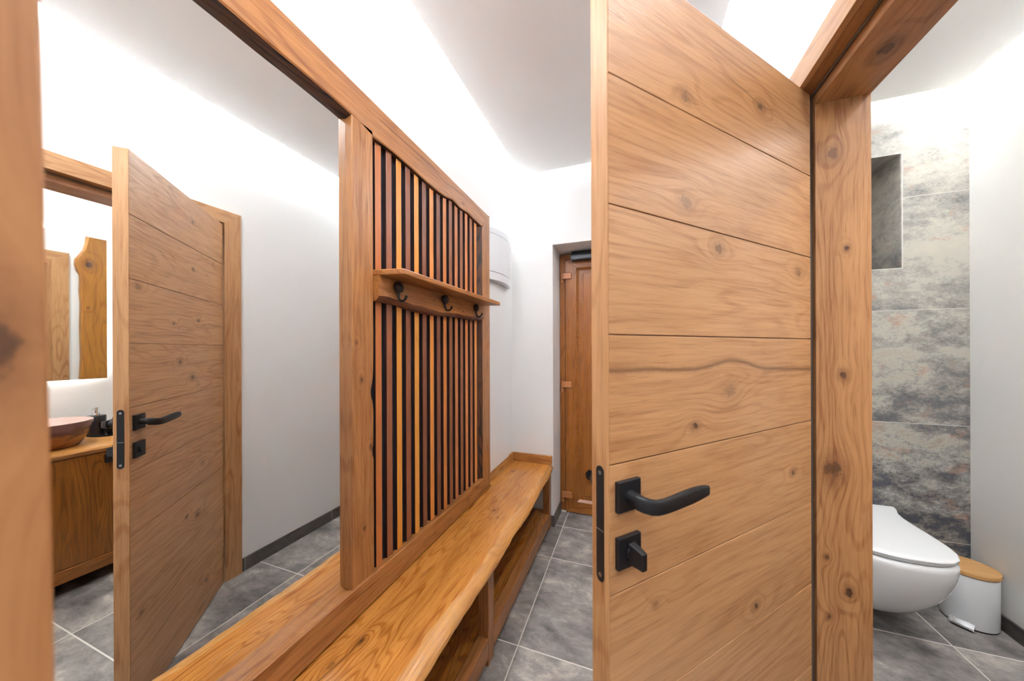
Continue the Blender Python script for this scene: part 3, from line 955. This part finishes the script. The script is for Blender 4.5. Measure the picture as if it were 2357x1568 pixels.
for (q0, q1, q2, q3) in (((ix0, iz0), (ix1, iz0), (ix1 - w, iz0 + w), (ix0 + w, iz0 + w)), ((ix0, iz1), (ix0 + w, iz1 - w), (ix1 - w, iz1 - w), (ix1, iz1)),
                         ((ix0, iz0), (ix0 + w, iz0 + w), (ix0 + w, iz1 - w), (ix0, iz1)), ((ix1, iz0), (ix1, iz1), (ix1 - w, iz1 - w), (ix1 - w, iz0 + w))):
    P = [(q[0], ly if q in ((ix0, iz0), (ix1, iz0), (ix0, iz1), (ix1, iz1)) else ly + .014, q[1]) for q in (q0, q1, q2, q3)]
    bd.add(P + [(p[0], YD + .04, p[2]) for p in P], [(0, 1, 2, 3), (4, 5, 6, 7), (0, 1, 5, 4), (1, 2, 6, 5), (2, 3, 7, 6), (3, 0, 4, 7)])
bd.build('glazing_bead', upx, d2)
MB().box((ix0 + w - .002, ly + .018, iz0 + w - .002), (ix1 - w + .002, YD + .03, iz1 - w + .002)).build('panel', upvc, d2)
MB().box((ix0 + w + .035, ly + .013, iz0 + w + .03), (ix1 - w - .035, ly + .019, iz1 - w - .03)).build('raised_panel', upvc, d2, .004)
for zc in (1.885, 1.022, .146):
    h = MB().box((-.506, ly - .016, zc - .024), (-.440, ly - .001, zc + .024)).build('hinge', hinge_m, d2, .004)
    MB().cyl((-.512, ly - .012), .009, zc - .058, zc - .030, 20).cyl((-.512, ly - .012), .009, zc - .026, zc + .026, 20).build('hinge_pin', hinge_m, h, .001)
    MB().cyl((-.512, ly - .012), .0095, zc - .030, zc - .026, 20).build('hinge_ring', black, h)
cl = MB().box((-.437, ly - .052, 1.992), (-.10, ly - .004, 2.048)).build('door_closer', closer_m, d2, .006)
MB().box((-.439, ly - .055, 2.006), (-.098, ly - .050, 2.030)).build('closer_cover', closer_l, cl, .001)
MB().box((-.430, ly - .046, 2.050), (-.08, ly - .012, 2.062)).build('closer_arm', closer_m, cl, .003)
dh = MB().tube([(-.315, ly - .012, .345), (-.322, ly - .030, .342), (-.318, ly - .040, .320), (-.300, ly - .042, .300)], [.010, .011, .011, .008], 12, up=(1, 0, 0))
dh.box((-.318, ly - .010, .31), (-.29, ly - .0005, .36)).build('door_holder', black, d2, .002)
# handle on the far side of the leaf, hidden by the oak door
MB().box((.235, ly - .010, .93), (.270, ly - .0005, 1.15)).build('handle_plate', black, d2, .003)
MB().tube([(.252, ly - .010, 1.06), (.252, ly - .05, 1.06), (.235, ly - .055, 1.06), (.14, ly - .055, 1.055)], .009, 12).build('handle_lever', black, d2)
tag(B(((DX0 + .010, YD - .010, 0), (-.490, YD - .0005, .012))).build('threshold_block', thresh_m, bevel=.001), 'small white plastic block at the foot of the brown door frame', 'door threshold')

# ------------------------------------------------------------------ bathroom: toilet
tl = empty('toilet', (1.09, YE2, 0), 0, 'white wall-hung toilet with closed lid below the tiled wall', 'toilet')
TC = 1.090
HALF = [(.236, YE2 - .001), (.230, 2.318), (.204, 2.262), (.193, 2.205), (.192, 2.14), (.1935, 2.07), (.1935, 2.00), (.1905, 1.945), (.179, 1.895), (.155, 1.853), (.118, 1.823), (.070, 1.806), (.022, 1.801)]


def tsec(z, sx, front, blend=1., back=YE2 - .001, infl=0.):
    f0, b0 = 1.801, YE2 - .001
    pts = []
    for (dx, y) in HALF:
        k = (y - f0) / (b0 - f0)
        xx = dx
        if k > .75:                       # the deck only flares near the rim
            xx = .192 + (dx - .192) * blend
        pts.append((xx * sx + infl, front + k * (back - front) - (infl if k < .3 else 0)))
    return [(TC + x, y, z) for x, y in pts] + [(TC - x, y, z) for x, y in reversed(pts)]


bl = MB()
lv = [(.428, 1.0, 1.800, 1.), (.415, 1.012, 1.797, .95), (.38, 1.008, 1.799, .7), (.33, .985, 1.812, .3), (.27, .945, 1.838, .1), (.21, .87, 1.878, 0), (.155, .77, 1.925, 0),
      (.105, .65, 1.975, 0), (.072, .51, 2.025, 0), (.052, .36, 2.075, 0), (.045, .18, 2.14, 0)]
bl.loft([tsec(*q) for q in lv][::-1])
bl.build('bowl', ceramic, tl, subsurf=1)
MB().loft([tsec(.429, .985, 1.806, .9), tsec(.4375, .995, 1.803, 1.)]).build('seat_ring', lid_m, tl, .001)
ld = MB()
ld.loft([tsec(.4388, .985, 1.806, 1.), tsec(.4400, .998, 1.802, 1.), tsec(.4455, 1.0, 1.801, 1.), tsec(.4495, .992, 1.805, 1.), tsec(.4515, .972, 1.813, 1.), tsec(.4522, .93, 1.83, 1.),
         tsec(.4526, .6, 1.93, 1., 2.30)])
ld.build('lid', lid_m, tl)
MB().box((TC - .09, YE2 - .013, 1.00), (TC + .09, YE2 - .001, 1.13)).build('flush_plate', lid_m, tl, .003)

# ------------------------------------------------------------------ bin
bc = (1.517, 2.216)
bi = empty('pedal_bin', (bc[0], bc[1], 0), 0, 'small white pedal bin with bamboo lid beside the toilet', 'bin')
MB().lathe(bc, [(.0005, 0.), (.083, 0.), (.085, .002), (.085, .007), (.0005, .007)]).build('base_ring', rubber, bi)
MB().lathe(bc, [(.0005, .0072), (.0855, .0072), (.0860, .010), (.0870, .12), (.0875, .240), (.0865, .2425), (.0005, .2425)]).build('body', bin_m, bi)
MB().lathe(bc, [(.0005, .2435), (.0895, .2435), (.0915, .2455), (.0920, .2590), (.0905, .2615), (.0005, .262)]).build('lid', bamboo, bi)
MB().lathe(bc, [(.0865, .2422), (.0895, .2425), (.0895, .2437), (.0865, .2437)]).build('lid_rim', rubber, bi)
dx_, dy_ = -.72, -.694
px_, py_ = -dy_, dx_
pp = lambda s, t, z: (bc[0] + dx_ * s + px_ * t, bc[1] + dy_ * s + py_ * t, z)
pe = MB()
pe.loft([[pp(.083, t, .030), pp(.108, t, .018), pp(.114, t, .012), pp(.110, t, .0085), pp(.083, t, .022)] for t in (-.037, .037)], smooth=False)
pe.build('pedal', chrome, bi, .001)
MB().loft([[pp(.080, t, .0015), pp(.103, t, .0015), pp(.103, t, .0065), pp(.080, t, .0065)] for t in (-.030, .030)], smooth=False).build('pedal_pad', rubber, bi)

# ------------------------------------------------------------------ vanity, basin, backlit mirror (seen in the big mirror)
VX = 1.1145
va = empty('vanity_cabinet', (1.36, .78, .07), 0, 'dark oak wall-hung vanity cabinet with live-edge top, seen in the mirror', 'vanity cabinet')
MB().box((VX + .012, .36, .142), (XB - .001, 1.22, .722)).build('cabinet_front', vanity_m, va, .002)
MB().box((VX + .006, .36, .072), (XB - .001, 1.22, .1395)).build('plinth_rail', wood('vanity_rail_oak', 'y', srgb(178, 116, 50), srgb(126, 74, 24), across='z', seed=29), va, .003)
secs = []
for i in range(61):
    y = .33 + (1.25 - .33) * i / 60
    xo = VX + .004 * wav(y * 2, 1)
    secs.append([(XB - .001, y, .764), (xo + .020, y, .764), (xo + .006, y, .760), (xo, y, .750), (xo + .003, y, .738), (xo + .012, y, .727), (XB - .001, y, .7235)])
MB().loft(secs, 0, True).build('vanity_top', vanity_top_m, va)
MB().box((VX - .014, .952, .664), (VX + .0115, 1.09, .712)).build('drawer_pull', black, va, .002)

sc = (1.352, .795)
sk = empty('basin', (sc[0], sc[1], .764), 0, 'brown stoneware vessel basin with pale pink inside, on the vanity top', 'wash basin')
MB().lathe(sc, [(.0005, .7645), (.120, .7645), (.132, .768), (.148, .790), (.164, .825), (.176, .865), (.184, .903), (.1835, .906), (.1815, .9065)], 64).build('outer_shell', sink_out, sk)
MB().lathe(sc, [(.1822, .9066), (.179, .905), (.172, .865), (.158, .825), (.138, .795), (.10, .780), (.0005, .777)], 64).build('inner_glaze', sink_in, sk)
MB().lathe(sc, [(.0005, .7772), (.022, .7775), (.024, .780), (.0005, .783)], 24).build('drain', black, sk)

tyc = (1.490, 1.115)
tray = tag(MB().lathe(tyc, [(.0005, .7643), (.108, .7643), (.112, .7655), (.112, .7685), (.110, .7688), (.0005, .7688)], 48).build('tray', black_gloss),
           'round black tray at the right of the basin, seen in the mirror', 'tray')
so = empty('soap_dispenser', (1.525, 1.052, .769), 0, 'black soap dispenser with chrome pump behind the basin', 'soap dispenser')
sp = (1.523, 1.052)
MB().lathe(sp, [(.0005, .7692), (.040, .7692), (.0425, .772), (.0425, .884), (.040, .889), (.0005, .8895)], 40).build('bottle', black_gloss, so)
pm = MB().lathe(sp, [(.0005, .8896), (.0165, .8896), (.0165, .902), (.0155, .9035), (.0075, .9045), (.0075, .925), (.0085, .926), (.0085, .940), (.0075, .9415), (.0005, .942)], 24)
pm.tube([(sp[0], sp[1], .935), (sp[0] - .02, sp[1] - .016, .9355), (sp[0] - .034, sp[1] - .027, .931)], [.0035, .003, .0022], 10)
pm.build('pump', chrome, so)
di = tag(MB().lathe((1.445, 1.105), [(.0005, .7692), (.030, .7692), (.032, .772), (.054, .838), (.056, .846), (.053, .846), (.030, .776), (.0005, .775)], 40).build('soap_dish', black_gloss),
         'black open soap dish in front of the soap dispenser', 'soap dish')

bm_ = empty('backlit_mirror', (XB, .76, 1.12), 0, 'backlit bathroom mirror glowing at its edges above the vanity', 'mirror')
MB().box((XB - .030, .40, 1.1225), (XB - .0245, 1.1205, 2.0415)).build('mirror_glass', mirror_m, bm_)
MB().box((XB - .0243, .44, 1.1625), (XB - .0005, 1.0805, 2.0015)).build('mounting_box', unit_m, bm_)
ls = MB()
ls.box((XB - .018, 1.0810, 1.165), (XB - .008, 1.0835, 2.000)).box((XB - .018, .4365, 1.165), (XB - .008, .439, 2.000))
ls.box((XB - .018, .44, 1.159), (XB - .008, 1.08, 1.1615)).box((XB - .018, .44, 2.0025), (XB - .008, 1.08, 2.005))
ls.build('led_strip', led_m, bm_)

# live-edge slab on the bathroom side of the partition (seen in the backlit mirror)
SL = [(2.33, 1.345), (2.253, 1.338), (2.20, 1.335), (2.14, 1.322), (2.09, 1.298), (2.055, 1.280), (2.01, 1.276), (1.965, 1.284), (1.93, 1.300), (1.889, 1.302), (1.80, 1.300), (1.70, 1.305),
      (1.6, 1.304), (1.5, 1.302), (1.4, 1.304), (1.25, 1.306), (1.08, 1.300), (.95, 1.296), (.8, 1.302), (.6, 1.298), (.45, 1.305)]
P = [(y, z) for z, y in SL] + [(1.68, .45), (1.68, 2.33)]
tag(MB().prism(P, 'x', XR2 + .001, XR2 + .045).build('wood_slab', slab_m, bevel=.008), 'tall live-edge oak slab with dark knot, seen in the backlit mirror', 'wooden slab')

# discs for the added fill lamps, all out of view
glow = NT('fill_lamp_glow').fin((1, 1, 1), .4, Emission_Color=(1, .97, .93, 1), Emission_Strength=5.)
for (x_, y_, z_, w_), lb in zip(FILL_LAMPS, ('small added fill light in the corridor panel above the doorway, out of view', 'round white fill light added on the ceiling behind the camera',
                                       'small added fill light in the bathroom panel, out of view')):
    r_ = .055 if z_ < 2.7 else .17
    zz = z_ if z_ < 2.7 else ZC
    lm = empty('added_fill_downlight' if z_ < 2.7 else 'added_fill_lamp', (x_, y_, zz), 0, lb, 'added fill light')
    MB().lathe((x_, y_), [(r_ + .002, zz - .0005), (r_ + .014, zz - .0005), (r_ + .014, zz - .004), (r_ + .004, zz - .007), (r_ + .002, zz - .007)], 40).build('trim_ring', unit_m, lm)
    MB().lathe((x_, y_), [(.0005, zz - .0005), (r_, zz - .0005), (r_, zz - .005), (.0005, zz - .005)], 40).build('diffuser', glow, lm)
